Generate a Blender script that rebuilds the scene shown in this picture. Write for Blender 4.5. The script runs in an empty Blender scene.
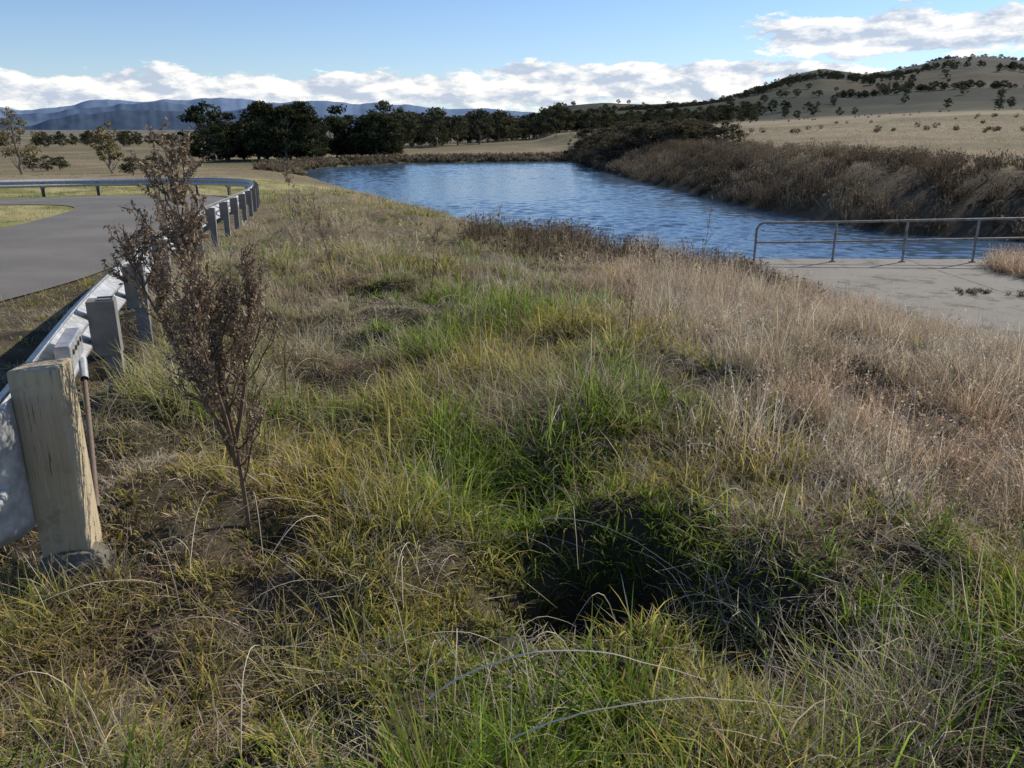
import bpy, math, random
import numpy as np
from mathutils import Vector
rng = np.random.default_rng(7)
random.seed(7)
scene = bpy.context.scene
scene.view_settings.view_transform = 'Standard'
scene.view_settings.look = 'None'
scene.view_settings.exposure = 0
SUN_AZ = math.radians(54); SUN_EL = math.radians(34)

# ------------------------------------------------------------------ helpers
def sm(t):
    t = np.clip(t, 0, 1); return t*t*(3-2*t)
def _h(ix, iy, s):
    v = np.sin(ix*127.1+iy*311.7+s*74.7)*43758.5453
    return v-np.floor(v)
def vnoise(x, y, s=0):
    ix = np.floor(x); iy = np.floor(y); fx = sm(x-ix); fy = sm(y-iy)
    a = _h(ix, iy, s); b = _h(ix+1, iy, s); c = _h(ix, iy+1, s); d = _h(ix+1, iy+1, s)
    return (a*(1-fx)+b*fx)*(1-fy)+(c*(1-fx)+d*fx)*fy
def fbm(x, y, o=4, s=0):
    r = 0; a = .5; t = 0
    for i in range(o):
        r = r+a*vnoise(x*2**i, y*2**i, s+i); t += a; a *= .5
    return r/t
def inpoly(x, y, P):
    ins = np.zeros(x.shape, bool); n = len(P)
    for i in range(n):
        x1, y1 = P[i]; x2, y2 = P[(i+1) % n]
        if y1 == y2: continue
        c = ((y1 > y) != (y2 > y)) & (x < (x2-x1)*(y-y1)/(y2-y1)+x1)
        ins ^= c
    return ins
def dpoly(x, y, P, closed=True):
    d = np.full(x.shape, 1e9); n = len(P)
    for i in range(n if closed else n-1):
        x1, y1 = P[i]; x2, y2 = P[(i+1) % n]
        dx = x2-x1; dy = y2-y1; L = dx*dx+dy*dy+1e-9
        t = np.clip(((x-x1)*dx+(y-y1)*dy)/L, 0, 1)
        d = np.minimum(d, np.hypot(x-x1-t*dx, y-y1-t*dy))
    return d
def catmull(P, step):
    P = [np.array(p, float) for p in P]; out = []
    for i in range(len(P)-1):
        p0 = P[max(i-1, 0)]; p1 = P[i]; p2 = P[i+1]; p3 = P[min(i+2, len(P)-1)]
        n = max(1, int(np.linalg.norm(p2-p1)/step)) if step > 0 else int(-step)
        for k in range(n):
            t = k/n
            out.append(.5*((2*p1)+(-p0+p2)*t+(2*p0-5*p1+4*p2-p3)*t*t+(-p0+3*p1-3*p2+p3)*t**3))
    out.append(P[-1]); return np.array(out)
def mk(name, V, F, mat=None, attrs=None, smooth=False, link=True, coll=None):
    me = bpy.data.meshes.new(name)
    V = np.asarray(V, np.float32)
    if isinstance(F, np.ndarray):
        m, k = F.shape
        me.vertices.add(len(V)); me.vertices.foreach_set('co', V.ravel())
        me.loops.add(m*k); me.loops.foreach_set('vertex_index', F.astype(np.int32).ravel())
        me.polygons.add(m)
        me.polygons.foreach_set('loop_start', np.arange(0, m*k, k, dtype=np.int32))
        me.polygons.foreach_set('loop_total', np.full(m, k, np.int32))
        me.update(calc_edges=True)
    else:
        me.from_pydata([tuple(map(float, v)) for v in V], [], F)
    if attrs:
        for an, av in attrs.items():
            av = np.asarray(av, np.float32)
            a = me.attributes.new(an, 'FLOAT_COLOR', 'POINT')
            a.data.foreach_set('color', np.c_[av, np.ones(len(av))].astype(np.float32).ravel())
    me.polygons.foreach_set('use_smooth', np.full(len(me.polygons), bool(smooth)))
    ob = bpy.data.objects.new(name, me)
    if mat: me.materials.append(mat)
    if coll: coll.objects.link(ob)
    elif link: scene.collection.objects.link(ob)
    return ob
def empty(name, loc=(0, 0, 0)):
    e = bpy.data.objects.new(name, None); e.location = loc
    scene.collection.objects.link(e); return e
class Acc:
    def __init__(s): s.V = []; s.F = []; s.C = []; s.n = 0
    def add(s, V, F, c=(.1, .1, .1)):
        V = np.asarray(V, np.float32); F = np.asarray(F, np.int32)
        s.V.append(V); s.F.append(F+s.n); s.n += len(V)
        c = np.asarray(c, np.float32)
        if c.ndim == 1: c = np.tile(c, (len(V), 1))
        s.C.append(c)
    def mesh(s, name, mat, **kw):
        return mk(name, np.concatenate(s.V), np.concatenate(s.F), mat, {'col': np.concatenate(s.C)}, **kw)
def tube(P, R, n=6):
    P = np.asarray(P, float); V = []; F = []
    for i, p in enumerate(P):
        d = P[min(i+1, len(P)-1)]-P[max(i-1, 0)]; d = d/(np.linalg.norm(d)+1e-9)
        a = np.cross(d, [0, 0, 1.]) if abs(d[2]) < .9 else np.cross(d, [1., 0, 0])
        a /= np.linalg.norm(a); b = np.cross(d, a)
        for k in range(n):
            t = 2*math.pi*k/n; V.append(p+R[i]*(a*math.cos(t)+b*math.sin(t)))
    for i in range(len(P)-1):
        for k in range(n):
            F.append([i*n+k, i*n+(k+1) % n, (i+1)*n+(k+1) % n, (i+1)*n+k])
    return np.array(V), np.array(F)
def box(name, sx, sy, sz, loc, mat, rz=0, bev=.006, parent=None):
    V = [(x*sx/2, y*sy/2, z*sz/2) for x in (-1, 1) for y in (-1, 1) for z in (-1, 1)]
    F = [(0, 1, 3, 2), (4, 6, 7, 5), (0, 4, 5, 1), (2, 3, 7, 6), (0, 2, 6, 4), (1, 5, 7, 3)]
    ob = mk(name, V, F, mat); ob.location = loc; ob.rotation_euler = (0, 0, rz)
    if bev:
        b = ob.modifiers.new('bevel', 'BEVEL'); b.width = bev; b.segments = 2
    if parent: ob.parent = parent
    return ob
def hash_(s): return sum(ord(c)*(i+1) for i, c in enumerate(s))

# ------------------------------------------------------------------ node helpers
class NT:
    def __init__(s, tree): s.t = tree; s.n = tree.nodes; s.l = tree.links
    def new(s, typ, **kw):
        nd = s.n.new(typ)
        for k, v in kw.items(): setattr(nd, k, v)
        return nd
    def put(s, sock, v):
        if isinstance(v, bpy.types.NodeSocket): s.l.new(v, sock)
        elif v is not None:
            if hasattr(sock.default_value, '__len__') and not hasattr(v, '__len__'): v = [v]*len(sock.default_value)
            if hasattr(v, '__len__') and len(v) == 3 and len(sock.default_value) == 4: v = (*v, 1)
            sock.default_value = v
    def math(s, op, a, b=None, c=None, clamp=False):
        nd = s.new('ShaderNodeMath', operation=op, use_clamp=clamp)
        s.put(nd.inputs[0], a)
        if b is not None: s.put(nd.inputs[1], b)
        if c is not None: s.put(nd.inputs[2], c)
        return nd.outputs[0]
    def mix(s, f, a, b, blend='MIX'):
        nd = s.new('ShaderNodeMix', data_type='RGBA', blend_type=blend)
        s.put(nd.inputs[0], f); s.put(nd.inputs[6], a); s.put(nd.inputs[7], b)
        return nd.outputs[2]
    def noise(s, vec, scale, detail=4, rough=.55):
        nd = s.new('ShaderNodeTexNoise'); s.put(nd.inputs['Vector'], vec)
        nd.inputs['Scale'].default_value = scale; nd.inputs['Detail'].default_value = detail
        nd.inputs['Roughness'].default_value = rough; return nd.outputs[0]
    def step(s, v, a, b, c=0., d=1.):
        nd = s.new('ShaderNodeMapRange', interpolation_type='SMOOTHSTEP')
        s.put(nd.inputs[0], v); nd.inputs[1].default_value = a; nd.inputs[2].default_value = b
        nd.inputs[3].default_value = c; nd.inputs[4].default_value = d; return nd.outputs[0]
    def attr(s, name, fac=True):
        nd = s.new('ShaderNodeAttribute', attribute_name=name)
        return nd.outputs['Fac'] if fac else nd.outputs['Color']
def newmat(name):
    m = bpy.data.materials.new(name); m.use_nodes = True
    t = NT(m.node_tree); t.n.clear(); out = t.new('ShaderNodeOutputMaterial')
    return m, t, out
def principled(name, colf, rough=.8, metal=0, bump=None, spec=.3):
    m, t, out = newmat(name); p = t.new('ShaderNodeBsdfPrincipled')
    pos = t.new('ShaderNodeNewGeometry').outputs['Position']
    t.put(p.inputs['Base Color'], colf(t, pos)); t.put(p.inputs['Roughness'], rough(t, pos) if callable(rough) else rough)
    p.inputs['Metallic'].default_value = metal
    p.inputs['Specular IOR Level'].default_value = spec
    if bump:
        b = t.new('ShaderNodeBump'); h, st, ds = bump(t, pos)
        t.put(b.inputs['Height'], h); b.inputs['Strength'].default_value = st; b.inputs['Distance'].default_value = ds
        t.l.new(b.outputs[0], p.inputs['Normal'])
    t.l.new(p.outputs[0], out.inputs[0]); return m
def leafmat(name, trans=.45):
    m, t, out = newmat(name)
    col = t.attr('col', False)
    d = t.new('ShaderNodeBsdfDiffuse'); t.put(d.inputs[0], col)
    tr = t.new('ShaderNodeBsdfTranslucent'); t.put(tr.inputs[0], col)
    m1 = t.new('ShaderNodeMixShader'); m1.inputs[0].default_value = trans
    t.l.new(d.outputs[0], m1.inputs[1]); t.l.new(tr.outputs[0], m1.inputs[2])
    t.l.new(m1.outputs[0], out.inputs[0]); return m

# ------------------------------------------------------------------ layout (metres)
WATER_Z = -2.6; CONC_Z = -2.0
W = [(-20, 79), (-12, 60), (-3.5, 42), (1, 31), (5.0, 24.8), (7.0, 23.7), (13, 23.6), (20, 23.3), (40, 20), (70, 16), (70, 24), (40, 28),
     (20.2, 31.5), (15.6, 34), (13.4, 45), (11.6, 58), (10.6, 70), (8.8, 95), (8, 112), (-4, 108), (-14, 104), (-20, 95), (-22, 86)]
C = [(6.5, 23.3), (6.2, 21), (7.0, 17), (8.6, 13), (11, 9), (14, 5), (24, 5), (24, 23.1)]
RAIL = [(-1.35, 1.7), (-1.78, 2.89), (-2.78, 5.6), (-4.0, 9.5), (-5.15, 13.8), (-6.4, 19.3), (-7.8, 25), (-9.3, 30), (-11, 34), (-13.8, 36.2), (-17.3, 35), (-20.4, 32.2), (-26, 26.5), (-35, 18)]
RE = [(-7.5, -8), (-6.3, 3), (-5.6, 8.8), (-5.9, 12.5), (-7.1, 19), (-8.5, 25), (-10, 30.2), (-11.7, 33.4), (-14, 35.1), (-16.9, 34.0), (-19.7, 31.5), (-25.4, 25.7), (-34, 17)]
LE = [(-12, -8), (-10.2, 3), (-10, 8.8), (-10.2, 12.5), (-11.3, 18), (-12.4, 22), (-13.4, 25), (-14.3, 26.6), (-15.3, 27.4), (-16.6, 27.6), (-18.2, 26.6), (-21.5, 22.5), (-29, 13)]
RES = catmull(RE, -8); LES = catmull(LE, -8)
ROADP = [tuple(p) for p in RES]+[tuple(p) for p in LES[::-1]]
ROADC = [tuple(p) for p in RES[::4]]+[tuple(p) for p in LES[::-1][::4]]
HA = np.arctan([-.3, -.1, .026, .103, .16, .221, .268, .326, .362, .408, .455, .5, .547, .6, .75, 1.0, 1.6])
HR = np.array([.0, .012, .018, .025, .024, .026, .036, .056, .061, .055, .061, .071, .074, .068, .06, .05, .03])*np.cos(HA)
def road_z(y): return -.034*np.clip(y-2, 0, 36)-.018*np.clip(y-38, 0, 42)
def height(x, y):
    x = np.asarray(x, float); y = np.asarray(y, float)
    r = np.hypot(x, y); az = np.arctan2(x, y)
    wr = sm((x-6)/10)*sm((y-22)/8)
    P = road_z(y)*(1-wr)-.25*wr
    m = np.interp(az, [-2.5, -.65, -.2, 0, .15, .3, .46, .6, 1.2, 2.5], [0, -.013, -.012, -.003, .006, .015, .024, .028, .02, 0])
    dW = dpoly(x, y, W); iW = inpoly(x, y, W); dC = dpoly(x, y, C); iC = inpoly(x, y, C)
    E = 9.5*(1-wr)+6.5*wr; E = np.where(y > 60, E*(1-sm((y-60)/25)*(1-wr)*.7), E)
    ex_ = 1.75*(1-wr)+2*wr
    gW = 1-(1-np.clip(dW/E, 0, 1))**ex_; gC = 1-(1-np.clip(dC/10.5, 0, 1))**1.6
    zW = WATER_Z+(P-WATER_Z)*gW
    zC = -2.05+(np.maximum(P, -2.05)+2.05)*gC
    z = np.where((dC < 10.5) & (y < 24), np.minimum(zW, zC), zW)
    z = z+m*np.clip(r-60, 0, 840)*np.clip(dW/30, 0, 1)
    dR = dpoly(x, y, ROADC)
    land = np.clip((dR-.8)/1.2, 0, 1)*np.clip(np.minimum(dW, dC)/1.5, 0, 1)*(~inpoly(x, y, ROADC))
    near = np.clip(1-r/90, 0, 1)
    z = z+land*near*((fbm(x*.9, y*.9, 4, 3)-.5)*.55+(fbm(x*3, y*3, 2, 9)-.5)*.24)
    z = z+(fbm(x*.06, y*.06, 3, 5)-.5)*1.2*np.clip((r-60)/100, 0, 1)*np.clip(dW/20, 0, 1)
    q = ((x-.32)/.36)**2+((y-2.66)/.25)**2
    z = z-.45*np.exp(-q*q)
    z = z+.14*np.exp(-(((x-.45)/.7)**2+((y-3.15)/.22)**2))
    z = z-.16*np.exp(-(((x-1.1)/.7)**2+((y-2.2)/.35)**2))
    hp = np.interp(az, HA, HR, left=0, right=0); wH = sm((az+.02)/.08)*(1-sm((az-1.0)/.5))
    s = sm((r-420)/(1750-420))
    crest = hp*1750+(fbm(x*.004, y*.004, 4, 21)-.5)*14
    s_ = s*wH
    z = z*(1-s_)+crest*s_+(fbm(x*.005+3, y*.005, 4, 31)-.5)*95*s*(1-s)*wH
    z = np.where(r > 1850, z-(r-1850)*.12*wH, z)
    z = np.maximum(z, -60)
    z = np.where(iC, -2.06, z)
    z = np.where(iW, WATER_Z-np.minimum(dW*.4, 1.6)-.02, z)
    return z

# ------------------------------------------------------------------ world / sun / camera
world = bpy.data.worlds.new('World'); scene.world = world; world.use_nodes = True
t = NT(world.node_tree); t.n.clear()
out = t.new('ShaderNodeOutputWorld'); bg = t.new('ShaderNodeBackground'); bg.inputs[1].default_value = .108
sky = t.new('ShaderNodeTexSky', sky_type='NISHITA'); sky.sun_disc = False
sky.sun_elevation = SUN_EL; sky.sun_rotation = SUN_AZ; sky.air_density = 1.0; sky.dust_density = .15; sky.ozone_density = 2.0; sky.altitude = 600
tc = t.new('ShaderNodeTexCoord').outputs['Generated']
sp = t.new('ShaderNodeSeparateXYZ'); t.put(sp.inputs[0], tc); X, Y, Z = sp.outputs
az = t.math('ARCTAN2', X, Y)
def cvec(dz, dx=0.):
    cb = t.new('ShaderNodeCombineXYZ')
    t.put(cb.inputs[0], t.math('MULTIPLY', t.math('ADD', az, dx), 10.0)); t.put(cb.inputs[1], t.math('MULTIPLY', t.math('ADD', Z, dz), 27.)); cb.inputs[2].default_value = 2.7
    return cb.outputs[0]
n1 = t.noise(cvec(0), 1.5, 7, .64); n2 = t.noise(cvec(.007, .012), 1.5, 4, .58)
c1 = t.math('SUBTRACT', .042, t.math('MULTIPLY', t.math('MULTIPLY', az, az), .02))
def band(c, w):
    q = t.math('DIVIDE', t.math('SUBTRACT', Z, c), w)
    return t.math('EXPONENT', t.math('MULTIPLY', t.math('MULTIPLY', q, q), -1.))
b1 = band(c1, .025)
b2 = t.math('MULTIPLY', band(.094, .026), t.step(az, .18, .36))
b3 = t.math('MULTIPLY', band(.060, .015), t.math('MULTIPLY', t.step(az, -.15, .0), t.step(az, .45, .3)))
bb = t.math('MAXIMUM', t.math('MAXIMUM', b1, t.math('MULTIPLY', b2, 1.08)), t.math('MULTIPLY', b3, .95))
den = t.math('ADD', t.math('SUBTRACT', n1, .72), t.math('MULTIPLY', bb, .46))
cm = t.step(den, .0, .09)
shade = t.math('ADD', .55, t.math('MULTIPLY', t.math('SUBTRACT', n1, n2), 6.), clamp=True)
cc = t.mix(shade, (5.0, 5.7, 6.9), (10.0, 9.8, 9.4))
skc = t.mix(1.0, sky.outputs[0], (.88, 1.0, 1.22), 'MULTIPLY')
hz_ = t.math('MULTIPLY', t.math('EXPONENT', t.math('MULTIPLY', t.math('ABSOLUTE', Z), -20.)), .6)
skc = t.mix(hz_, skc, (5.8, 7.0, 8.2))
t.put(bg.inputs[0], t.mix(t.math('MULTIPLY', cm, .93), skc, cc))
t.l.new(bg.outputs[0], out.inputs[0])
world.cycles.sampling_method = 'MANUAL'; world.cycles.sample_map_resolution = 512

sd = Vector((math.sin(SUN_AZ)*math.cos(SUN_EL), math.cos(SUN_AZ)*math.cos(SUN_EL), math.sin(SUN_EL)))
sl = bpy.data.lights.new('sun', 'SUN'); sl.energy = 5.0; sl.angle = math.radians(.5); sl.color = (1, .92, .79)
so = bpy.data.objects.new('sun', sl); so.rotation_euler = sd.to_track_quat('Z', 'Y').to_euler(); so.location = (20, 10, 30); scene.collection.objects.link(so)
cd = bpy.data.cameras.new('camera'); cam = bpy.data.objects.new('camera', cd); scene.collection.objects.link(cam)
cd.sensor_width = 36; cd.lens = 28.27; cd.clip_end = 60000; cd.clip_start = .05
cam.location = (0, 0, 1.6); cam.rotation_euler = (math.radians(90-17.65), 0, 0); scene.camera = cam

# ------------------------------------------------------------------ terrain
front = np.radians(np.linspace(-58, 58, 520)); back = np.radians(np.linspace(58, 302, 90))[1:-1]
A = np.concatenate([front, back]); nA = len(A)
R = np.concatenate([[.02, .3], np.geomspace(.6, 22000, 430)]); nR = len(R)
aa, rr = np.meshgrid(A, R); gx = (rr*np.sin(aa)).ravel(); gy = (rr*np.cos(aa)).ravel()
gz = height(gx, gy)
i, j = np.meshgrid(np.arange(nR-1), np.arange(nA), indexing='ij'); j2 = (j+1) % nA
F = np.stack([i*nA+j, i*nA+j2, (i+1)*nA+j2, (i+1)*nA+j], -1).reshape(-1, 4)
r = np.hypot(gx, gy); azv = np.arctan2(gx, gy)
def mixc(a, b, w): return a*(1-w[:, None])+np.array(b)*w[:, None]
n4 = fbm(gx*.5, gy*.5, 3, 55); n7 = fbm(gx*1.6, gy*1.6, 3, 56)
col = np.tile(np.array([.05, .042, .026]), (len(gx), 1))
col = mixc(col, (.11, .09, .055), sm((n7-.42)/.2)*.8)
col = mixc(col, (.03, .026, .018), np.exp(-(((gx-.9)/1.2)**2+((gy-2.3)/.6)**2)))  # shade in the hollow and between near tussocks, painted into the ground colour
dW = dpoly(gx, gy, W)
nn = fbm(gx*.15, gy*.15, 4, 40); n3 = fbm(gx*.012, gy*.012, 4, 50)
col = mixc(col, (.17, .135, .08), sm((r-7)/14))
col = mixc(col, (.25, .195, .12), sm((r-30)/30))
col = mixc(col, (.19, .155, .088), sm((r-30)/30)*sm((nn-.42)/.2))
lf = sm((-gx-9)/3)*sm((gy+4)/4)*(r < 60)
col = mixc(col, (.21, .21, .075), lf*1.0); col = mixc(col, (.36, .31, .15), lf*sm((n4-.42)/.2))
col = mixc(col, (.29, .235, .15), sm((r-75)/80)*sm((azv-.05)/.1)*.85)
rb = sm((12-dW)/5)*sm((gx-8)/3)*sm((gy-25)/3)
col = mixc(col, (.09, .07, .045), rb*.9)
col = mixc(col, (.12, .115, .06), sm((r-110)/150)*sm((n3-.45)/.12)*.75)
fs = sm((22-dW)/8)*sm((gy-75)/20)*(gx < 14)
col = mixc(col, (.085, .095, .042), fs*.9)
n5 = fbm(gx*.005, gy*.005, 5, 61)
hill = sm((r-300)/380)*sm((azv+.02)/.06)
col = mixc(col, (.064, .054, .034), hill*.95)
col = mixc(col, (.030, .040, .020), hill*sm((n5-.43)/.10)*.8)
n6 = fbm(gx*.0065+7, gy*.0065, 5, 71)
col = mixc(col, (.017, .024, .015), hill*sm((n6-.51)/.05)*.8)
col = mixc(col, (.13, .17, .24), 1-np.exp(-np.clip(r-900, 0, None)/9000))  # aerial haze painted into the far ground colour, bluer with distance
def terr_col(t, pos):
    c = t.attr('col', False)
    n = t.math('ADD', .45, t.math('MULTIPLY', t.noise(pos, 3., 5, .75), 1.1))
    n2 = t.math('ADD', .35, t.math('MULTIPLY', t.noise(pos, .05, 7, .72), 1.3))
    v = t.new('ShaderNodeVectorMath', operation='SCALE'); t.put(v.inputs[0], c); t.put(v.inputs['Scale'], t.math('MULTIPLY', n, n2)); return v.outputs[0]
m_ter = principled('terrain_material', terr_col, .95, 0, lambda t, p: (t.noise(p, 6, 5, .7), .6, .05), .1)
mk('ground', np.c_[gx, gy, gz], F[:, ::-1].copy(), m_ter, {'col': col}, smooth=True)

def mountains(name, dist, azd, el, colr, seed, amp):  # colr is a bluish base colour with the distance haze painted in
    az_ = np.radians(np.linspace(-75, 35, 1200)); e = np.interp(np.degrees(az_), azd, el)
    V = []; rows = 18
    for k in range(rows):
        u = k/(rows-1); rad = dist*(1+.22*u)
        x = rad*np.sin(az_); y = rad*np.cos(az_)
        rg = (fbm(az_*30+seed, np.full_like(az_, u*4.0), 5, seed)-.5)*amp*(1 if u > 0 else 0)
        top = e+(fbm(az_*22, az_*0+seed, 5, seed)-.5)*amp
        z = -80+(top*dist*1.22+80)*sm(np.array(u))+rg*dist*.9*math.sin(math.pi*u)
        V.append(np.c_[x, y, z])
    V = np.concatenate(V); n = 1200
    i, j = np.meshgrid(np.arange(rows-1), np.arange(n-1), indexing='ij')
    F = np.stack([i*n+j, i*n+j+1, (i+1)*n+j+1, (i+1)*n+j], -1).reshape(-1, 4)
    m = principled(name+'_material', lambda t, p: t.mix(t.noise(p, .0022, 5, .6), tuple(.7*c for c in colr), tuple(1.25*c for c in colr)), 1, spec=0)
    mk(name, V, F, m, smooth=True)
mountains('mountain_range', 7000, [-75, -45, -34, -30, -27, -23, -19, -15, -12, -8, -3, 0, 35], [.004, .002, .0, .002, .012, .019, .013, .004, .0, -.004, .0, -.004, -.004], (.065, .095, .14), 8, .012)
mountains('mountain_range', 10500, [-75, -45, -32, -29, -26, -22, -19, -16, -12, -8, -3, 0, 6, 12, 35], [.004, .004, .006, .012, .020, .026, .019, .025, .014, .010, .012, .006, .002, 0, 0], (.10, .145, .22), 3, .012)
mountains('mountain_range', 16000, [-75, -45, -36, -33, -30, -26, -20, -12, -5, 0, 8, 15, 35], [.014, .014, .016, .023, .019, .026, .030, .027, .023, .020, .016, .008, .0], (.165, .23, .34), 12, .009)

# ------------------------------------------------------------------ water (real ripples), road, concrete
Wp = np.array(W, float); ex = []
for k in range(len(Wp)):
    a = Wp[k-1]; b = Wp[(k+1) % len(Wp)]; d = b-a; n = np.array([-d[1], d[0]]); n /= np.linalg.norm(n)
    if inpoly(np.array([Wp[k][0]+n[0]*.3]), np.array([Wp[k][1]+n[1]*.3]), W)[0]: n = -n
    ex.append(tuple(Wp[k]+n*(1.0 if Wp[k][1] > 24.5 else .25)))
def wcol(t, p): return t.mix(t.noise(p, .15, 3), (.05, .09, .14), (.08, .13, .19))
m_w = principled('water_material', wcol, .12, 0, lambda t, p: (t.noise(p, 5, 3, .6), .5, .02), .5)
wa = np.radians(np.linspace(-22, 75, 680)); wrr = np.geomspace(20, 118, 620)
aa, rr = np.meshgrid(wa, wrr); wx = (rr*np.sin(aa)).ravel(); wy = (rr*np.cos(aa)).ravel()
g = np.random.default_rng(5); wz = np.zeros_like(wx); gust = .35+.9*sm((fbm(wx*.07, wy*.11, 3, 200)-.3)/.4)
for k in range(50):
    lam = 10**g.uniform(math.log10(.32), math.log10(1.2)); th = g.normal(1.35, .45); sl_ = .021*g.uniform(.6, 1.4)
    kk = 2*math.pi/lam; ph = g.uniform(0, 6.28)
    wob = 1.5*fbm(wx*.25+k, wy*.25, 2, 210+k)
    s1 = np.sin(kk*(wx*math.cos(th)+wy*math.sin(th))+ph+wob*3)
    fade = np.clip(lam/(np.hypot(wx, wy)*.0029*3), 0, 1)
    wz += sl_/kk*(s1+.35*(s1*s1-.5))*fade
wz = WATER_Z+wz*gust
nr_, na_ = rr.shape
keep = inpoly(wx, wy, ex)
i, j = np.meshgrid(np.arange(nr_-1), np.arange(na_-1), indexing='ij')
F = np.stack([i*na_+j, (i+1)*na_+j, (i+1)*na_+j+1, i*na_+j+1], -1).reshape(-1, 4)
F = F[keep[F].any(1)]
mk('pond_water', np.c_[wx, wy, wz], F[:, ::-1].copy(), m_w, smooth=True)

cols = 9; V = []
for a, b in zip(RES, LES):
    for k in range(cols):
        p = a+(b-a)*k/(cols-1)
        V.append((p[0], p[1], road_z(p[1])+.02+.05*math.sin(math.pi*k/(cols-1))))
n = len(RES); i, j = np.meshgrid(np.arange(n-1), np.arange(cols-1), indexing='ij')
F = np.stack([i*cols+j, i*cols+j+1, (i+1)*cols+j+1, (i+1)*cols+j], -1).reshape(-1, 4)
def asph(t, p):
    a = t.mix(t.noise(p, 60, 3, .8), (.085, .08, .072), (.25, .235, .21))
    b = t.noise(p, .5, 5, .6); a = t.mix(t.step(b, .4, .65), a, (.21, .195, .17))
    return t.mix(t.step(t.noise(p, 2.0, 7, .8), .60, .72), a, (.12, .11, .095))
m_road = principled('asphalt_material', asph, .9, 0, lambda t, p: (t.noise(p, 90, 2, .8), .6, .01), .15)
mk('asphalt_road', V, F, m_road, smooth=True)

def concf(t, p):
    a = t.mix(t.noise(p, .7, 6, .7), (.21, .19, .155), (.36, .335, .285))
    a = t.mix(t.step(t.noise(p, 1.3, 7, .75), .50, .66), a, (.15, .13, .095))
    sp_ = t.new('ShaderNodeSeparateXYZ'); t.put(sp_.inputs[0], p)
    j1 = t.math('ABSOLUTE', t.math('SUBTRACT', t.math('FRACT', t.math('MULTIPLY', t.math('ADD', sp_.outputs[0], t.math('MULTIPLY', t.noise(p, 3, 4), .12)), .22)), .5))
    return t.mix(t.step(j1, .0, .008), (.07, .06, .04), a)
m_con = principled('concrete_material', concf, .95, 0, lambda t, p: (t.noise(p, 25, 4, .7), .5, .015), .15)
nC = len(C)
Vc = [(x, y, CONC_Z) for x, y in C]+[(x, y, CONC_Z-.75) for x, y in C]
Fc = [tuple(range(nC))[::-1]]+[(k, (k+1) % nC, nC+(k+1) % nC, nC+k) for k in range(nC)]
mk('concrete_pavement', Vc, Fc, m_con)

# ------------------------------------------------------------------ metal etc
def galvf(t, p): return t.mix(t.step(t.noise(p, 14, 5, .7), .35, .7), (.34, .35, .36), (.56, .57, .58))
m_galv = principled('galvanised_steel_material', galvf, lambda t, p: t.math('ADD', .42, t.math('MULTIPLY', t.noise(p, 20, 3), .25)), .6, lambda t, p: (t.noise(p, 40, 3), .15, .004), .5)
m_galv2 = principled('weathered_steel_post_material', lambda t, p: t.mix(t.noise(p, 9, 5, .7), (.11, .108, .10), (.28, .275, .26)), .8, .1)
m_rust = principled('rusty_steel_material', lambda t, p: t.mix(t.noise(p, 30, 5, .7), (.10, .06, .04), (.25, .2, .16)), .7, .3)
m_pipe = principled('painted_pipe_material', lambda t, p: t.mix(t.step(t.noise(p, 6, 5, .7), .4, .65), (.30, .295, .28), (.18, .15, .12)), .6, .3)
def woodf(t, p):
    mp = t.new('ShaderNodeMapping'); t.put(mp.inputs[0], p); mp.inputs['Scale'].default_value = (30, 30, 1.6)
    a = t.mix(t.noise(mp.outputs[0], 1.5, 6, .7), (.34, .27, .17), (.64, .54, .37))
    a = t.mix(t.step(t.noise(mp.outputs[0], 3.5, 3, .6), .64, .71), a, (.16, .125, .08))
    return t.mix(t.step(t.noise(p, 7, 6, .7), .52, .76), a, (.26, .22, .15))
def woodb(t, p):
    mp = t.new('ShaderNodeMapping'); t.put(mp.inputs[0], p); mp.inputs['Scale'].default_value = (40, 40, 1.5)
    return t.noise(mp.outputs[0], 1.5, 6, .7), .8, .012
m_wood = principled('weathered_timber_material', woodf, .9, 0, woodb, .15)
m_foot = principled('footing_concrete_material', lambda t, p: t.mix(t.noise(p, 12, 6, .7), (.12, .105, .08), (.26, .235, .19)), .95, 0, lambda t, p: (t.noise(p, 20, 6, .7), .8, .03), .1)

gr = empty('guardrail')
rc = catmull(RAIL, .25)
rz = road_z(rc[:, 1])
tan = np.gradient(rc, axis=0); tan /= np.linalg.norm(tan, axis=1)[:, None]; nor = np.c_[-tan[:, 1], tan[:, 0]]
prof = [(0, .385), (.004, .40), (.075, .44), (.08, .465), (.075, .49), (.004, .53), (0, .545), (.004, .56), (.075, .60), (.08, .625), (.075, .65), (.004, .69), (0, .705)]
V = []
for k in range(len(rc)):
    for o, z in prof:
        p = rc[k]+nor[k]*(.10+o); V.append((p[0], p[1], rz[k]+z))
m_ = len(prof); i, j = np.meshgrid(np.arange(len(rc)-1), np.arange(m_-1), indexing='ij')
F = np.stack([i*m_+j, i*m_+j+1, (i+1)*m_+j+1, (i+1)*m_+j], -1).reshape(-1, 4)
beam = mk('w_beam_rail', V, F, m_galv, smooth=True); beam.parent = gr
s_ = beam.modifiers.new('solid', 'SOLIDIFY'); s_.thickness = .004
L = np.concatenate([[0], np.cumsum(np.linalg.norm(np.diff(rc, axis=0), axis=1))])
i0 = np.argmin(np.hypot(rc[:, 0]+1.78, rc[:, 1]-2.89)); s0 = L[i0]
post_mesh = Acc()
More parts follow.
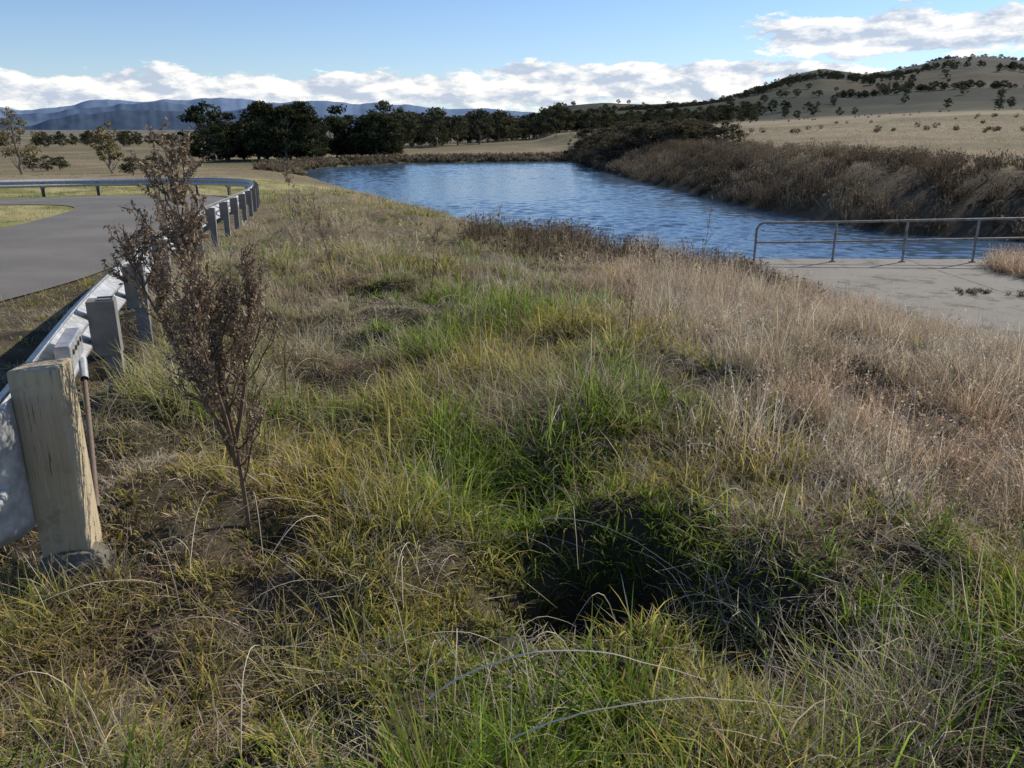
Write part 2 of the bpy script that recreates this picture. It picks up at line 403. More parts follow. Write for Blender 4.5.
def cpost(acc, p, ang, z0, z1):
    w, d, th = .055, .05, .007
    pts = [(-d, -w), (d, -w), (d, -w+th), (-d+th, -w+th), (-d+th, w-th), (d, w-th), (d, w), (-d, w)]
    c, s = math.cos(ang), math.sin(ang)
    V = []
    for z in (z0, z1):
        for a, b in pts: V.append((p[0]+a*c-b*s, p[1]+a*s+b*c, z))
    n = len(pts); F = [[q, (q+1) % n, n+(q+1) % n, n+q] for q in range(n)]
    F += [[n+0, n+1, n+2, n+3], [n+0, n+3, n+4, n+7], [n+4, n+5, n+6, n+7]]
    acc.add(V, F)
    V = [(p[0]+a*c-b*s, p[1]+a*s+b*c, z) for a in (-.056, .105) for b in (-.07, .07) for z in (z1-.36, z1-.01)]
    acc.add(V, [(0, 1, 3, 2), (4, 6, 7, 5), (0, 4, 5, 1), (2, 3, 7, 6), (0, 2, 6, 4), (1, 5, 7, 3)])
s = s0+2.0
while s < L[-1]-1:
    q = np.searchsorted(L, s); a = math.atan2(nor[q][1], nor[q][0])
    cpost(post_mesh, rc[q], a, rz[q]-.3, rz[q]+.68); s += 2.0
po = post_mesh.mesh('steel_posts', m_galv2); po.parent = gr
pz = float(height(np.array([-1.78]), np.array([2.89]))[0])
w, d = .085, .10; hz = .77
V = [(-w, -d, -.3), (w, -d, -.3), (w, d, -.3), (-w, d, -.3), (-w, -d, hz), (w, -d, hz), (w, d, hz-.01), (-w, d, hz-.02)]
ob = mk('terminal_timber_post', V, [(3, 2, 1, 0), (4, 5, 6, 7), (0, 1, 5, 4), (1, 2, 6, 5), (2, 3, 7, 6), (3, 0, 4, 7)], m_wood)
ob.location = (-1.755, 2.87, 0); ob.rotation_euler = (0, 0, .25)
b = ob.modifiers.new('b', 'BEVEL'); b.width = .012; b.segments = 3; ob.parent = gr
fv, ff = [], []
for a in range(8):
    for bb_ in range(20):
        th = a/7*math.pi/2; ph = bb_/20*2*math.pi; rj = 1+.18*random.uniform(-1, 1)
        sq = 1/max(abs(math.cos(ph)), abs(math.sin(ph)))**.6
        fv.append((.12*math.cos(th)**.6*math.cos(ph)*sq*rj if a < 7 else 0, .12*math.cos(th)**.6*math.sin(ph)*sq*rj if a < 7 else 0, .02+.12*math.sin(th)*(.9+.1*rj)))
for a in range(7):
    for bb_ in range(20): ff.append((a*20+bb_, a*20+(bb_+1) % 20, (a+1)*20+(bb_+1) % 20, (a+1)*20+bb_))
ob = mk('post_footing', fv, ff, m_foot, smooth=True); ob.location = (-1.715, 2.80, pz-.03); ob.parent = gr
V = []; tdir = tan[0]; nd = nor[0]; steps = 26
for k in range(steps):
    u = k/(steps-1); a = u*math.pi*1.1; Rr = .20
    ctr = np.array([-1.98, 2.66])
    p = ctr+Rr*(nd*math.cos(a)*-1+(-tdir)*math.sin(a))
    for z in (.18, .22, .30, .42, .54, .64, .68): V.append((p[0], p[1], z))
nz_ = 7; i, j = np.meshgrid(np.arange(steps-1), np.arange(nz_-1), indexing='ij')
F = np.stack([i*nz_+j, i*nz_+j+1, (i+1)*nz_+j+1, (i+1)*nz_+j], -1).reshape(-1, 4)
ob = mk('bullnose_terminal', V, F, m_galv, smooth=True); ob.parent = gr; s_ = ob.modifiers.new('s', 'SOLIDIFY'); s_.thickness = .004
q = np.argmin(np.abs(L-(s0+1.15))); a = math.atan2(nor[q][1], nor[q][0]); bp = rc[q]+nor[q]*.06
box('anchor_bracket', .07, .42, .13, (bp[0], bp[1], rz[q]+.60), m_galv, a, .006, gr)
for kk in range(4):
    pp = rc[q]+nor[q]*.018+tan[q]*(-.14+.09*kk)
    V, F = tube([(pp[0], pp[1], rz[q]+.62), (pp[0]+nor[q][0]*.02, pp[1]+nor[q][1]*.02, rz[q]+.62)], [.014, .014], 10)
    o = mk('bracket_bolt', V, F, m_rust); o.parent = gr
e0 = np.array([bp[0]-nor[q][0]*.05, bp[1]-nor[q][1]*.05, rz[q]+.52]); e1 = np.array([-1.72, 3.02, .10])
cp = [e0+(e1-e0)*u+np.array([0, 0, -.03*math.sin(math.pi*u)]) for u in np.linspace(0, 1, 60)]
V, F = tube(cp, [.011+.002*(k % 2) for k in range(60)], 8); o = mk('anchor_cable', V, F, m_rust, smooth=True); o.parent = gr
V, F = tube([e0+(e1-e0)*-.03, e0+(e1-e0)*.13], [.02, .02], 8); o = mk('cable_swage', V, F, m_galv, smooth=True); o.parent = gr

pf = empty('pipe_handrail')
def pipe(name, P, r_=.034, n=10):
    V, F = tube(P, [r_]*len(P), n); o = mk(name, V, F, m_pipe, smooth=True); o.parent = pf
FY = 22.75; x0 = 6.85; zt = -.92; zb = CONC_Z; zm = -1.46
P = [(x0, FY, zb), (x0, FY, zt-.25)]
P += [(x0+.22*(1-math.cos(a)), FY, zt-.22+.22*math.sin(a)) for a in np.linspace(0, math.pi/2, 8)]
P += [(x0+1+k*.8, FY-.02*k, zt+.018*k) for k in range(15)]
pipe('top_rail', P)
pipe('mid_rail', [(x0, FY, zm)]+[(x0+1+k*.8, FY-.02*k, zm+.018*k) for k in range(15)], .028)
for k in range(1, 7):
    xx = x0+k*1.95+.25; pipe('post_%d' % k, [(xx, FY-.025*k*1.9, zb), (xx, FY-.025*k*1.9, zt+.022*k*1.95)])
    V, F = tube([(xx, FY-.0475*k, zb+.004), (xx, FY-.0475*k, zb+.02)], [.09, .09], 12); o = mk('post_flange', V, F, m_pipe); o.parent = pf

# ------------------------------------------------------------------ grass: direct blade meshes
def blades_w(px_, py_, pz_, az, Ln, w, ln, cu, seg, c0, c1, c2):
    n = len(px_); tw = rng.normal(0, .5, n)
    p = np.c_[px_, py_, pz_-.02]; V = []; Cc = []
    side = np.c_[-np.sin(az+tw), np.cos(az+tw), rng.normal(0, .25, n)]; floor = pz_+.004; tips = []
    for k in range(seg+1):
        u = k/seg; wd = w*(1-u)**.55*(.75+.25*min(1, u*4)) if k < seg else w*.05
        V.append(p-side*wd[:, None]*.5); V.append(p+side*wd[:, None]*.5)
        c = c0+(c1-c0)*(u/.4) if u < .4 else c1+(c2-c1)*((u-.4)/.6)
        Cc += [c, c]; tips.append(p.copy())
        th = np.clip(ln+cu*((k+.5)/seg)**1.4, 0, 2.6); azk = az+tw*.3*u
        p = p+(Ln/seg)[:, None]*np.c_[np.sin(th)*np.cos(azk), np.sin(th)*np.sin(azk), np.cos(th)]
        p[:, 2] = np.maximum(p[:, 2], floor)
    V = np.stack(V, 1).reshape(-1, 3); Cc = np.stack(Cc, 1).reshape(-1, 3); K = 2*(seg+1); b = np.arange(n)*K
    F = np.concatenate([np.stack([b+2*k, b+2*k+1, b+2*k+3, b+2*k+2], 1) for k in range(seg)])
    return V, F, Cc, np.stack(tips, 1)
def quads(rg, C_, size, elong=1., up=0.):
    n = len(C_); d = rg.normal(size=(n, 3)); d[:, 2] += up; d /= np.linalg.norm(d, axis=1)[:, None]
    e = np.cross(d, rg.normal(size=(n, 3))); e /= np.linalg.norm(e, axis=1)[:, None]
    s = (size*rg.uniform(.5, 1.4, n))[:, None]
    a = d*s*elong*.5; b = e*s*.5
    V = np.stack([C_-a, C_+b*.8-a*.1, C_+a, C_-b*.8-a*.1], 1).reshape(-1, 3)
    return V, np.arange(4*n).reshape(n, 4)
A3 = lambda *c: np.array(c)
PAL = {
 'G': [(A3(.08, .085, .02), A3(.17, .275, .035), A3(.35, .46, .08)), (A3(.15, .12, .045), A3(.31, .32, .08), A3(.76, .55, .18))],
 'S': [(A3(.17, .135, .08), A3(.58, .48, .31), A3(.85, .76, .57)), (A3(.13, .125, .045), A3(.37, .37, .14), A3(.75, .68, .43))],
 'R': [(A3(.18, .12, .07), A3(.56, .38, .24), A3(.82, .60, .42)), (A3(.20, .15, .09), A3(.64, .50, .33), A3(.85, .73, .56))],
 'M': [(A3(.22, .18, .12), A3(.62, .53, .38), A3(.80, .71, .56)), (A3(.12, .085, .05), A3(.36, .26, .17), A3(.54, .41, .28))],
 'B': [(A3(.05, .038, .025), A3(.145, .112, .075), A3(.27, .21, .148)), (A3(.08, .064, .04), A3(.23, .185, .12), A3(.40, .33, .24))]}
PRM = {
 'G': (.08, .27, .0080, (.3, .3), (1.25, .65), .7), 'S': (.09, .28, .0040, (.55, .45), (1.3, .8), .5),
 'R': (.08, .52, .0034, (.2, .22), (.85, .5), .6), 'M': (.18, .32, .0046, (1.15, .3), (.25, .5), .1), 'B': (.22, .9, .014, (.35, .28), (.35, .45), .75)}
def tussocks(acc, typ, x, y, nb, seg, sxy, sz, wmul, pvar=None, seeds=0, zfix=None, spmul=1.):
    T = len(x)
    if T == 0: return
    nbs = np.maximum(3, (nb*rng.uniform(.5, 1.5, T)).astype(int)); idx = np.repeat(np.arange(T), nbs); n = len(idx)
    sp_, Lb, wb, le, cu, outp = PRM[typ]
    a0 = rng.uniform(0, 2*math.pi, n); rad = sp_*spmul*sxy[idx]*np.sqrt(rng.uniform(0, 1, n))
    bx = x[idx]+rad*np.cos(a0); by = y[idx]+rad*np.sin(a0); bz = height(bx, by) if zfix is None else np.full(n, zfix)
    az = np.where(rng.uniform(size=n) < outp, a0+rng.normal(0, .5, n), rng.uniform(0, 6.283, n))
    tl = rng.normal(0, .22, T)[idx]
    Ln = Lb*sz[idx]*rng.uniform(.4, 1.15, n); ln = np.abs(rng.normal(le[0], le[1], n)+tl); cv = rng.normal(cu[0], cu[1], n)
    pv = fbm(x*.9, y*.9, 3, 300+ord(typ)) if pvar is None else pvar
    pv = (pv[idx]+rng.normal(0, .07, n)); k = sm((pv-.42)/.16)[:, None]
    br = (rng.uniform(.7, 1.2, T)[idx]*rng.uniform(.5, 1.3, n))[:, None]
    pa, pb = PAL[typ]; c = [(pa[q]*(1-k)+pb[q]*k)*br for q in range(3)]
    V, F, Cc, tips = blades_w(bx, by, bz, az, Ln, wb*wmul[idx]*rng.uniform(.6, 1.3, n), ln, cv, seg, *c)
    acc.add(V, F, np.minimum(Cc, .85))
    if seeds:
        m = rng.uniform(size=n) < .3; tp = tips[m][:, -3:-1, :]; nn_ = len(tp)
        Cs = np.concatenate([tp[:, 0]+(tp[:, 1]-tp[:, 0])*u+rng.normal(0, .005*seeds, (nn_, 3)) for u in np.linspace(-.2, 1.7, 8)])
        cc_ = np.repeat(np.tile(c[2][m], (8, 1)), 4, axis=0)
        V, F = quads(rng, Cs, .008*seeds, 2.0, .6); acc.add(V, F, np.minimum(cc_*.85, .8))

def railx(y): return np.interp(y, [p[1] for p in RAIL[:10]], [p[0] for p in RAIL[:10]])
def sample(n, r0, r1, pw, amin=-.9, amax=.9):
    rs = np.linspace(r0, r1, 2000); cdf = np.cumsum(rs**(1.-pw)); cdf /= cdf[-1]
    r = np.interp(rng.uniform(size=n), cdf, rs); a = rng.uniform(amin, amax, n)
    return r*np.sin(a), r*np.cos(a), r
def ok_land(x, y): return ~inpoly(x, y, ROADP) & ~inpoly(x, y, C) & ~inpoly(x, y, W)
def types(x, y):
    n1_ = fbm(x*.9, y*.9, 3, 101); n2_ = fbm(x*.35+5, y*.35, 3, 102); n3_ = fbm(x*2.2, y*2.2, 2, 103)
    edge = x-.85-.01*y+(n1_-.5)*2.3
    rus = sm(edge/1.1)*sm((y-2.4)/1.0)*sm((n3_-.15)/.3)*1.2+.35*sm((n2_-.5)/.1)*sm((y-7)/4)
    gr_ = 2.7*np.exp(-((x+.15-.02*y)/1.15)**2)*sm((n1_-.30)/.15)*sm((n3_-.14)/.2)*(1-sm((y-6.5)/4)*.85)+1.7*sm((3.0-y)/.8)*sm((n1_-.32)/.12)*sm((x+.9)/1)+.35*sm((n2_-.5)/.1)+.75*sm((n1_-.46)/.1)*sm((-x)/1)
    gr_ = gr_*(1-.8*np.clip(rus, 0, 1))
    stw = .5+.5*sm((-x-.5)/1)+.5*sm((y-6)/4)
    return np.clip(rus, 0, 2), gr_, stw
grass = {k: Acc() for k in 'GSRM'}
def fill(N, r0, r1, pw, nb, seg, wbase, spm, extra=None, seeds=True, mt0=.4):
    x, y, r = sample(N, r0, r1, pw)
    k = ok_land(x, y)
    if extra is not None: k &= extra(x, y)
    gap = fbm(x*2.3, y*2.3, 2, 140); k &= (gap > .26) | (rng.uniform(size=N) < .3)
    hol = ((x-.32)/.32)**2+((y-2.66)/.22)**2; k &= (hol > 1) | (rng.uniform(size=N) < .12)
    x, y, r = x[k], y[k], r[k]
    rus, g_, st = types(x, y); mt = mt0*(1+.8*sm((fbm(x*.7, y*.7, 2, 160)-.5)/.1)); u = rng.uniform(size=len(x))*(rus+g_+st+mt)
    hs = .38+1.15*sm((fbm(x*1.6, y*1.6, 3, 120)-.29)/.38)
    hs = hs*np.where(x < railx(np.minimum(y, 34)), np.where(y < 3.3, .7, .3), 1.)*(1-.4*np.exp(-((x+1.3)/.6)**2))*(1-.3*sm((x-2.5)/3)*sm((13-y)/4))
    hs *= rng.uniform(.6, 1.25, len(x)); wm = wbase(r)
    sel = {'R': u < rus, 'G': (u >= rus) & (u < rus+g_), 'S': (u >= rus+g_) & (u < rus+g_+st), 'M': u >= rus+g_+st}
    for ty, m in sel.items():
        tussocks(grass[ty], ty, x[m], y[m], nb[ty], seg, np.clip(hs[m], .8, 1.3), hs[m]*(.8 if ty == 'R' else 1.), wm[m], seeds=(1. if r0 < 5 else 2.6) if ty == 'R' and seeds else 0, spmul=spm)
land_r = lambda x, y: (x > railx(y)+.05) | (y < 3.2) | (rng.uniform(size=len(x)) < .35)
fill(19000, 1.0, 13, .6, {'G': 25, 'S': 26, 'R': 20, 'M': 28}, 4, lambda r: np.clip(.85+r*.06, .9, 1.7), 1., land_r, mt0=.8)
fill(11500, 12.5, 60, 1.1, {'G': 18, 'S': 18, 'R': 16, 'M': 12}, 3, lambda r: np.clip(1.4+r*.06, 2, 4), 3.2,
     lambda x, y: (x > railx(np.minimum(y, 34))+.1) & (dpoly(x, y, W) < 25) & (x < 8), mt0=.3)
m_green = leafmat('green_grass_material', .5); m_dry = leafmat('dry_grass_material', .42); m_brush = leafmat('scrub_material', .3)
def field(N, cond, r0, r1, pw, ty, nb, szr, wm, spm, seg=2, amin=-.9, amax=.9):
    x, y, r = sample(N, r0, r1, pw, amin, amax); k = ok_land(x, y); k &= cond(x, y); x, y, r = x[k], y[k], r[k]
    s = rng.uniform(*szr, len(x)); acc = grass[ty]
    tussocks(acc, ty, x, y, nb, seg, np.ones(len(x)), s, np.full(len(x), 1.)*wm(r), spmul=spm)
lft = lambda x, y: x < railx(np.minimum(y, 36))-.4
for ty, N in (('G', 5000), ('S', 5500)): field(N, lft, 9, 50, 1.0, ty, 10, (.15, .35), lambda r: 1.5+r*.05, 4, amax=-.1)
fr_ = lambda x, y: (dpoly(x, y, W) > 4) & (x > 8)
field(8000, fr_, 30, 230, .8, 'S', 9, (.8, 1.6), lambda r: 2+r*.04, 6, amin=.05); field(9000, fr_, 30, 200, .8, 'M', 9, (.8, 1.6), lambda r: 2+r*.04, 6, amin=.05)
field(5000, lambda x, y: (x < -8) & (y > 38), 40, 200, .8, 'S', 9, (.6, 1.3), lambda r: 2+r*.04, 6, amax=-.1)
n = 420; a = rng.uniform(0, 6.28, n); q = np.sqrt(rng.uniform(size=n)); x = 14.6+q*1.9*np.cos(a); y = 21.0+q*1.9*np.sin(a)
tussocks(grass['R'], 'R', x, y, 26, 3, np.ones(n), rng.uniform(.8, 1.4, n), np.full(n, 2.4), seeds=2.5, zfix=CONC_Z, spmul=2)
n = 500; e = catmull([(6.2, 21), (7.0, 17), (8.6, 13), (11, 9)], .1); q = rng.integers(0, len(e), n)
x = e[q, 0]+np.abs(rng.normal(0, .3, n)); y = e[q, 1]+rng.normal(0, .2, n)
tussocks(grass['M'], 'M', x, y, 16, 3, np.ones(n), rng.uniform(.6, 1.3, n), np.full(n, 2.), zfix=CONC_Z, spmul=1.5)
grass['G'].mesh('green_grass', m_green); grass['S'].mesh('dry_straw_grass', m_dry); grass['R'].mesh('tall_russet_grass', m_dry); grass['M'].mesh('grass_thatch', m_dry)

def scrub(name, x, y, s, nb, seg, wm, lq, zfix=None):
    acc = Acc(); pv = fbm(x*.2, y*.2, 3, 401)
    tussocks(acc, 'B', x, y, nb, seg, s, s, np.full(len(x), 1.)*wm, pvar=pv, zfix=zfix, spmul=1.3)
    if lq:
        idx = np.repeat(np.arange(len(x)), lq); n = len(idx)
        z = height(x, y) if zfix is None else np.full(len(x), zfix)
        d = rng.normal(size=(n, 3)); d /= np.linalg.norm(d, axis=1)[:, None]; d *= rng.uniform(.3, 1, n)[:, None]**.5
        hh = (s*.85)[idx]; Cs = np.c_[x[idx]+d[:, 0]*hh*.6, y[idx]+d[:, 1]*hh*.6, z[idx]+hh*.5+d[:, 2]*hh*.45]
        V, F = quads(rng, Cs, .045*wm, 2.4, .8)
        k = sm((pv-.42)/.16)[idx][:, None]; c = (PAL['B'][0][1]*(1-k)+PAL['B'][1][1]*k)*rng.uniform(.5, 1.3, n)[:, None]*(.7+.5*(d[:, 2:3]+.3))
        acc.add(V, F, np.repeat(c, 4, 0))
    return acc.mesh(name, m_brush)
n = 9000; x = rng.uniform(8, 75, n); y = rng.uniform(24, 125, n); dw = dpoly(x, y, W)
k = (~inpoly(x, y, W)) & (dw < 15) & (rng.uniform(size=n) < np.clip(1.25-dw/13, .05, 1)*np.clip(1.25-y/160, .3, 1)) & (y > 27)
x, y, dw = x[k], y[k], dw[k]
s = rng.uniform(.7, 1.4, len(x))*(.65+.9*fbm(x*.15, y*.15, 2, 8))*np.clip(1.1-dw/30, .5, 1)
scrub('bank_scrub', x, y, s, 44, 3, 1.5, 50)
# reeds fringing the far end of the pond
n = 9000; x = rng.uniform(-30, 12, n); y = rng.uniform(74, 122, n); dw = dpoly(x, y, W); k = (~inpoly(x, y, W)) & (dw < 4.5) & (rng.uniform(size=n) < np.clip(1.2-dw/4.5, .1, 1)); x, y = x[k], y[k]
scrub('shore_reeds', x, y, rng.uniform(.35, .75, len(x)), 14, 2, 4, 8)
n = 170; x = rng.uniform(-1, 6.0, n); y = rng.uniform(14, 25, n); k = ok_land(x, y) & (fbm(x*.5, y*.5, 2, 77) > .5) & (dpoly(x, y, W) > .6); x, y = x[k], y[k]
scrub('brown_scrub', x, y, rng.uniform(.5, .8, len(x)), 60, 3, .8, 40)
x, y, r = sample(420, 45, 420, .7, .05, .85); k = ok_land(x, y) & (dpoly(x, y, W) > 8) & (x > 8) & (fbm(x*.03, y*.03, 3, 66) > .54); x, y = x[k], y[k]
scrub('field_scrub', x, y, rng.uniform(.5, 1.1, len(x)), 20, 2, 4, 30)
n = 40; x = np.r_[rng.normal(10.6, .25, 20), rng.normal(11.7, .2, 20)]; y = np.r_[rng.normal(18.2, .12, 20), rng.normal(17.9, .1, 20)]
scrub('dead_weed_patch', x, y, rng.uniform(.08, .16, n), 30, 2, .5, 20, zfix=CONC_Z)

# ------------------------------------------------------------------ long bent dead stems
acc = Acc()
def stem(p0, p1, h, w=.004, n=22, c=None):
    p0 = np.array(p0, float); p1 = np.array(p1, float)
    P = np.array([p0+(p1-p0)*u+np.array([0, 0, h*math.sin(math.pi*u**.85)]) for u in np.linspace(0, 1, n)])
    P = P+np.cumsum(rng.normal(0, .0015, (n, 3)), 0)
    V, F = tube(P, np.linspace(w, w*.35, n), 4); acc.add(V, F, A3(.70, .60, .45)*rng.uniform(.5, 1.15) if c is None else c)
stem((-.22, 1.80, .14), (.54, 1.90, .12), .13, .0036, c=A3(.8, .7, .54)); stem((-.02, 1.66, .12), (.8, 1.8, .1), .08, .0032, c=A3(.8, .7, .54)); stem((.1, 2.8, .15), (.6, 2.3, .2), .08, .0022)
for q in range(520):
    x_ = rng.uniform(-1.6, 4); y_ = rng.uniform(1.4, 8); z_ = float(height(np.array([x_]), np.array([y_]))[0])
    a = rng.uniform(0, 6.28); l = rng.uniform(.2, .6)
    stem((x_, y_, z_), (x_+l*math.cos(a), y_+l*math.sin(a), z_+rng.uniform(.02, .2)), rng.uniform(.05, .2), .0018, 10)
acc.mesh('dead_grass_stems', leafmat('dead_stem_material', .15))

# ------------------------------------------------------------------ weeds
m_weed = leafmat('dead_weed_material', .25)
def weed(name, stems, blen, leaf, lpb, elr=(.3, .95), start=.3, r0=.008, colr=(A3(.18, .13, .09), A3(.50, .385, .27)), sub_=4):
    acc = Acc(); g = np.random.default_rng(hash_(name)+int(stems[0][0][1]*100))
    def branch(p, a, el, l, rr0, sub):
        m_ = 8; B = []; c = p.copy()
        for k in range(m_):
            B.append(c.copy()); th = el*(1-.6*k/m_)
            c = c+l/m_*np.array([math.sin(th)*math.cos(a), math.sin(th)*math.sin(a), math.cos(th)])+g.normal(0, .006, 3)
        B = np.array(B); V, F = tube(B, rr0*np.linspace(1, .4, m_), 4); acc.add(V, F, colr[0]*g.uniform(.8, 1.9))
        if lpb:
            ln_ = int(lpb*g.uniform(.3, 1.5)); ii = g.uniform(1.0, m_-1, ln_); k0 = ii.astype(int); fr = (ii-k0)[:, None]
            C_ = B[k0]*(1-fr)+B[np.minimum(k0+1, m_-1)]*fr+g.normal(0, leaf*.7, (ln_, 3))
            V, F = quads(g, C_, leaf, 1.9, .5); w_ = g.uniform(0, 1, (ln_, 1)); acc.add(V, F, np.repeat(colr[0]*(1-w_)+colr[1]*w_, 4, 0))
        if sub:
            for _ in range(sub): branch(B[g.integers(2, m_-1)], a+g.normal(0, 1.0), el+g.uniform(-.2, .35), l*.5, rr0*.6, 0)
    for base, top, nb in stems:
        base = np.array(base, float); top = np.array(top, float); n = 20
        us = np.linspace(0, 1, n); H = np.linalg.norm(top-base)
        P = base+(top-base)*us[:, None]+np.c_[np.sin(us*5)*.012, np.cos(us*4)*.012-.012, us*0]*H
        V, F = tube(P, r0*(1-us*.8), 6); acc.add(V, F, colr[0]*1.3)
        for q in range(nb):
            u = start+(1-start)*g.uniform()**.9; p = P[int(u*(n-1))]
            branch(p, g.uniform(0, 6.28), g.uniform(*elr), blen*g.uniform(.5, 1.1)*(1.25-u*.75), r0*.4, sub_)
    return acc.mesh(name, m_weed)
b0 = (-1.12, 3.08, -.05)
weed('dead_weed', [(b0, (-1.26, 3.15, 1.40), 40), ((-1.16, 3.09, .30), (-1.45, 3.02, 1.22), 30), ((-1.15, 3.10, .34), (-1.03, 3.22, 1.02), 26), ((-1.17, 3.1, .42), (-1.36, 3.35, 1.30), 24), ((-1.15, 3.09, .26), (-1.17, 2.92, .98), 22)],
     .40, .0085, 28, (.15, .85), .18, .010)
def gz_(x, y): return float(height(np.array([float(x)]), np.array([float(y)]))[0])
def tw(x, y, h, dx=0., nb=14, leaf=.02, lpb=0, bl=.35):
    z = gz_(x, y); weed('dry_weed_stalk', [((x, y, z), (x+dx, y, z+h), nb)], bl, leaf, lpb, (.3, .9), .25, .007)
tw(-2.15, 9.6, .95, -.15, 12, .012, 10); tw(-.9, 8.6, .8, .1, 9, .012, 6); tw(-2.6, 7.2, .7, .1, 8, .012, 6)
tw(5.3, 22.5, 1.9, .2, 9, .03, 3, .6); tw(.9, 6.2, .6, .05, 6, .01, 4); tw(-3.3, 12.8, .9, 0, 8, .02, 6)
tw(-6.0, 22, 1.3, .1, 10, .03, 6, .5); tw(-.3, 14.5, .8, .1, 8, .02, 5); tw(-1.5, 5.0, .45, .05, 6, .01, 4)

# ------------------------------------------------------------------ trees
m_bark = principled('bark_material', lambda t, p: t.mix(t.noise(p, 5, 5, .7), (.10, .08, .06), (.28, .25, .2)), .9)
m_fol = leafmat('tree_foliage_material', .22)
def tree(name, seed, H, Rc, c0, c1, ncl, lpc, ls, crown0=.25, coll=None):
    g = np.random.default_rng(seed); wood = Acc(); lf = Acc()
    P = [np.array([0, 0, -.3])]; c = P[0].copy()
    for k in range(8):
        c = c+np.array([g.normal(0, .02)*H, g.normal(0, .02)*H, H*.85/8]); P.append(c.copy())
    V, F = tube(P, np.linspace(H*.028, H*.006, 9), 7); wood.add(V, F)
    for q in range(ncl):
        u = g.uniform(); z = H*(crown0+(1-crown0)*u)
        prof_ = math.sin(math.pi*min(1, .12+u*.86))**.7
        rad = Rc*prof_*math.sqrt(g.uniform(.15, 1)); a = g.uniform(0, 6.28)
        ctr = np.array([rad*math.cos(a), rad*math.sin(a), z])
        j = min(8, max(1, int(u*7*.8+1))); mid = (P[j]+ctr)/2+np.array([0, 0, -.04*H])
        V, F = tube([P[j], mid, ctr], [H*.008, H*.005, H*.002], 4); wood.add(V, F)
        cr = Rc*g.uniform(.2, .42); cb = g.uniform(.7, 1.35)
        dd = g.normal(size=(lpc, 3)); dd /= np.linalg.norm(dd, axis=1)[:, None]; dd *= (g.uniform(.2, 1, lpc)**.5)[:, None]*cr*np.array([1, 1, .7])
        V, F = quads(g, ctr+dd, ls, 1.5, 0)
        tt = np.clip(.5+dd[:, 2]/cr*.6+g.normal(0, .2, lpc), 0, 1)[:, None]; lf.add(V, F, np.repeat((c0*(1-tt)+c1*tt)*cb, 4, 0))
    V = np.concatenate(wood.V+lf.V); off = wood.n; F = np.concatenate(wood.F+[f+off for f in lf.F])
    ob = mk(name, V, F, m_bark, {'col': np.concatenate(wood.C+lf.C)}, coll=coll)
    ob.data.materials.append(m_fol)
    mi = np.zeros(len(F), np.int32); mi[sum(len(f) for f in wood.F):] = 1
    ob.data.polygons.foreach_set('material_index', mi); return ob
def scatter(name, x, y, sx, sz, coll, g, tilt=.03, nv=4):
    n = len(x); z = height(x, y)
    me = bpy.data.meshes.new(name); me.vertices.add(n); me.vertices.foreach_set('co', np.c_[x, y, z].astype(np.float32).ravel())
    a = me.attributes.new('rot', 'FLOAT_VECTOR', 'POINT'); a.data.foreach_set('vector', np.c_[g.normal(0, tilt, n), g.normal(0, tilt, n), g.uniform(0, 6.283, n)].astype(np.float32).ravel())
    a = me.attributes.new('scl', 'FLOAT_VECTOR', 'POINT'); a.data.foreach_set('vector', np.c_[sx, sx, sz].astype(np.float32).ravel())
    a = me.attributes.new('idx', 'INT', 'POINT'); a.data.foreach_set('value', g.integers(0, nv, n).astype(np.int32))
    ob = bpy.data.objects.new(name, me); scene.collection.objects.link(ob)
    ng = bpy.data.node_groups.new(name+'_scatter', 'GeometryNodeTree')
    ng.interface.new_socket('Geometry', in_out='INPUT', socket_type='NodeSocketGeometry'); ng.interface.new_socket('Geometry', in_out='OUTPUT', socket_type='NodeSocketGeometry')
    N = ng.nodes; Lk = ng.links
    gi = N.new('NodeGroupInput'); go = N.new('NodeGroupOutput'); ip = N.new('GeometryNodeInstanceOnPoints')
    ci = N.new('GeometryNodeCollectionInfo'); ci.inputs['Collection'].default_value = coll; ci.inputs['Separate Children'].default_value = True; ci.inputs['Reset Children'].default_value = True
    def na(nm, ty):
        q = N.new('GeometryNodeInputNamedAttribute'); q.data_type = ty; q.inputs['Name'].default_value = nm
        return [o for o in q.outputs if o.enabled and o.name == 'Attribute'][0]
    er = N.new('FunctionNodeEulerToRotation'); Lk.new(na('rot', 'FLOAT_VECTOR'), er.inputs[0])
    Lk.new(gi.outputs[0], ip.inputs['Points']); Lk.new(ci.outputs[0], ip.inputs['Instance']); ip.inputs['Pick Instance'].default_value = True
    Lk.new(na('idx', 'INT'), ip.inputs['Instance Index']); Lk.new(er.outputs[0], ip.inputs['Rotation']); Lk.new(na('scl', 'FLOAT_VECTOR'), ip.inputs['Scale'])
    Lk.new(ip.outputs[0], go.inputs[0])
    md = ob.modifiers.new('scatter', 'NODES'); md.node_group = ng
    return ob
cT = bpy.data.collections.new('dark_trees')
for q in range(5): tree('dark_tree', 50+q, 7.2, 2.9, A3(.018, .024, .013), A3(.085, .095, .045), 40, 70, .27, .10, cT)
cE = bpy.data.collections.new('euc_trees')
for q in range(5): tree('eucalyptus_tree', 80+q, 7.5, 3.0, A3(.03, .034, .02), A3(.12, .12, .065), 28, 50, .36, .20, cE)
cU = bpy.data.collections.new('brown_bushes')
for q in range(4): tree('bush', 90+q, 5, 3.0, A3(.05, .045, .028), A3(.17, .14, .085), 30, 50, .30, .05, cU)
def px(pxx, d): return (pxx-512)/804*d/1.04
pts = []
for q in range(44):
    b_ = rng.uniform(205, 402); d = rng.uniform(96, 112) if b_ < 320 else rng.uniform(114, 124)
    pts.append((px(b_, d), d, rng.uniform(.42, .92)*(1.0 if b_ < 380 else .8)))
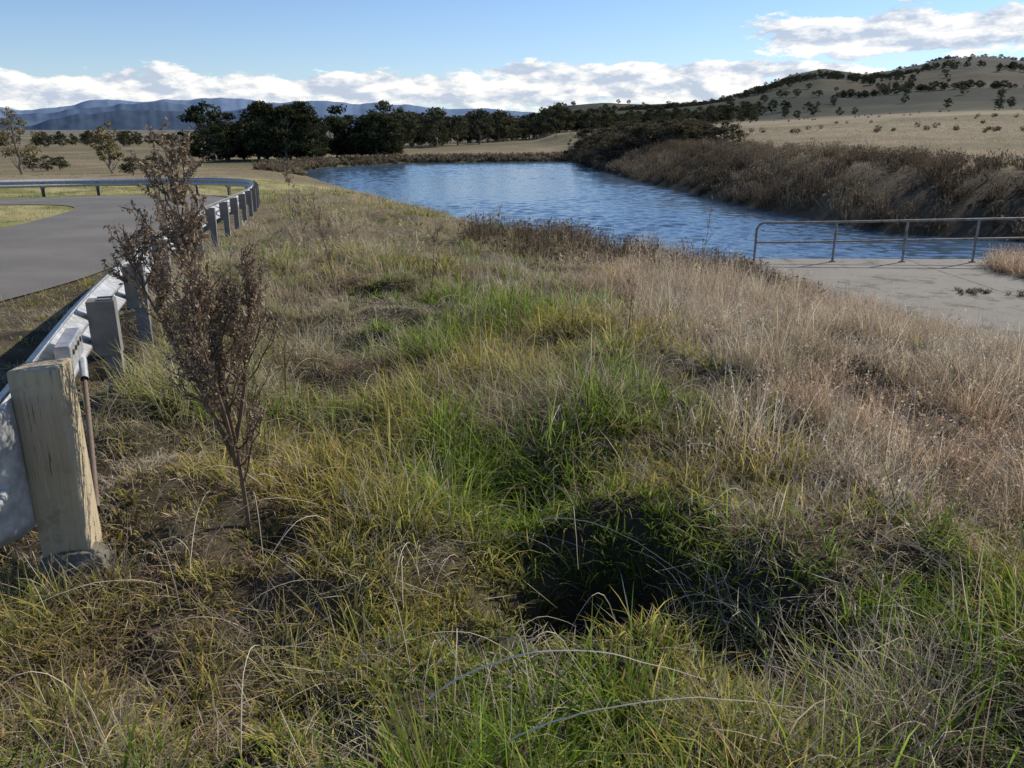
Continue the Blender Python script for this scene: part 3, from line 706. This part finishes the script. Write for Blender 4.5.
pts = np.array(pts); scatter('dark_tree_group', pts[:, 0], pts[:, 1], pts[:, 2]*1.15, pts[:, 2], cT, rng, nv=5)
pts = []
for q in range(190):
    b_ = rng.uniform(380, 750); d = 190+(b_-385)*.6+rng.uniform(-12, 70); pts.append((px(b_, d), d, rng.uniform(.45, 1.25)*(1.05 if b_ < 560 else .9)))
for q in range(60):
    b_ = rng.uniform(-80, 215); d = rng.uniform(330, 560); pts.append((px(b_, d), d, rng.uniform(.6, 1.0)))
for q in range(34):
    b_ = rng.uniform(640, 1060); d = rng.uniform(330, 700); pts.append((px(b_, d), d, rng.uniform(.4, .8)))
for c_, n_ in (((870, 900), 22), ((940, 1000), 18), ((900, 820), 10), ((760, 900), 22), ((820, 1000), 16), ((600, 500), 14), ((660, 600), 18), ((740, 560), 14), ((1000, 900), 12)):
    for q in range(n_):
        d = c_[1]+rng.normal(0, 22); pts.append((px(c_[0]+rng.normal(0, 17), d), d, rng.uniform(.6, 1.1)))
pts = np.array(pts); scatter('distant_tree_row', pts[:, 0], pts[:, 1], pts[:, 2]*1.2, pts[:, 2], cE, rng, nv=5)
n = 5200; a = rng.uniform(.02, .75, n); rr_ = rng.uniform(700, 1740, n); x = rr_*np.sin(a); y = rr_*np.cos(a)
k = (fbm(x*.0065+7, y*.0065, 5, 71) > .57) | (rng.uniform(size=n) < .035); x, y = x[k], y[k]; s = rng.uniform(.35, .8, len(x))
scatter('hillside_trees', x, y, s*1.7, s, cE, rng, nv=5, tilt=.02)
x = rng.uniform(9, 22, 70); y = rng.uniform(84, 118, 70); k = ~inpoly(x, y, W); x, y = x[k], y[k]; s = rng.uniform(.25, .5, len(x))
scatter('waterside_bushes', x, y, s*1.5, s, cU, rng, nv=4, tilt=.04)
for sd_, (b_, d, h) in enumerate(((18, 66, 4.9), (108, 67, 3.9))):
    X_ = px(b_, d); o = tree('eucalyptus_tree', 200+sd_, h, h*.33, A3(.10, .085, .035), A3(.30, .24, .10), 22, 60, .13, .25); o.location = (X_, d, gz_(X_, d))
x = np.array([px(b, d) for b, d in ((45, 75), (30, 78), (58, 80), (185, 88), (130, 60), (150, 64))]); y = np.array([75, 78, 80, 88, 60, 64.])
scatter('verge_bushes', x, y, np.full(6, .3), np.full(6, .17), cE, rng, nv=5)
print('quads', {k: sum(len(f) for f in v.F) for k, v in grass.items()})
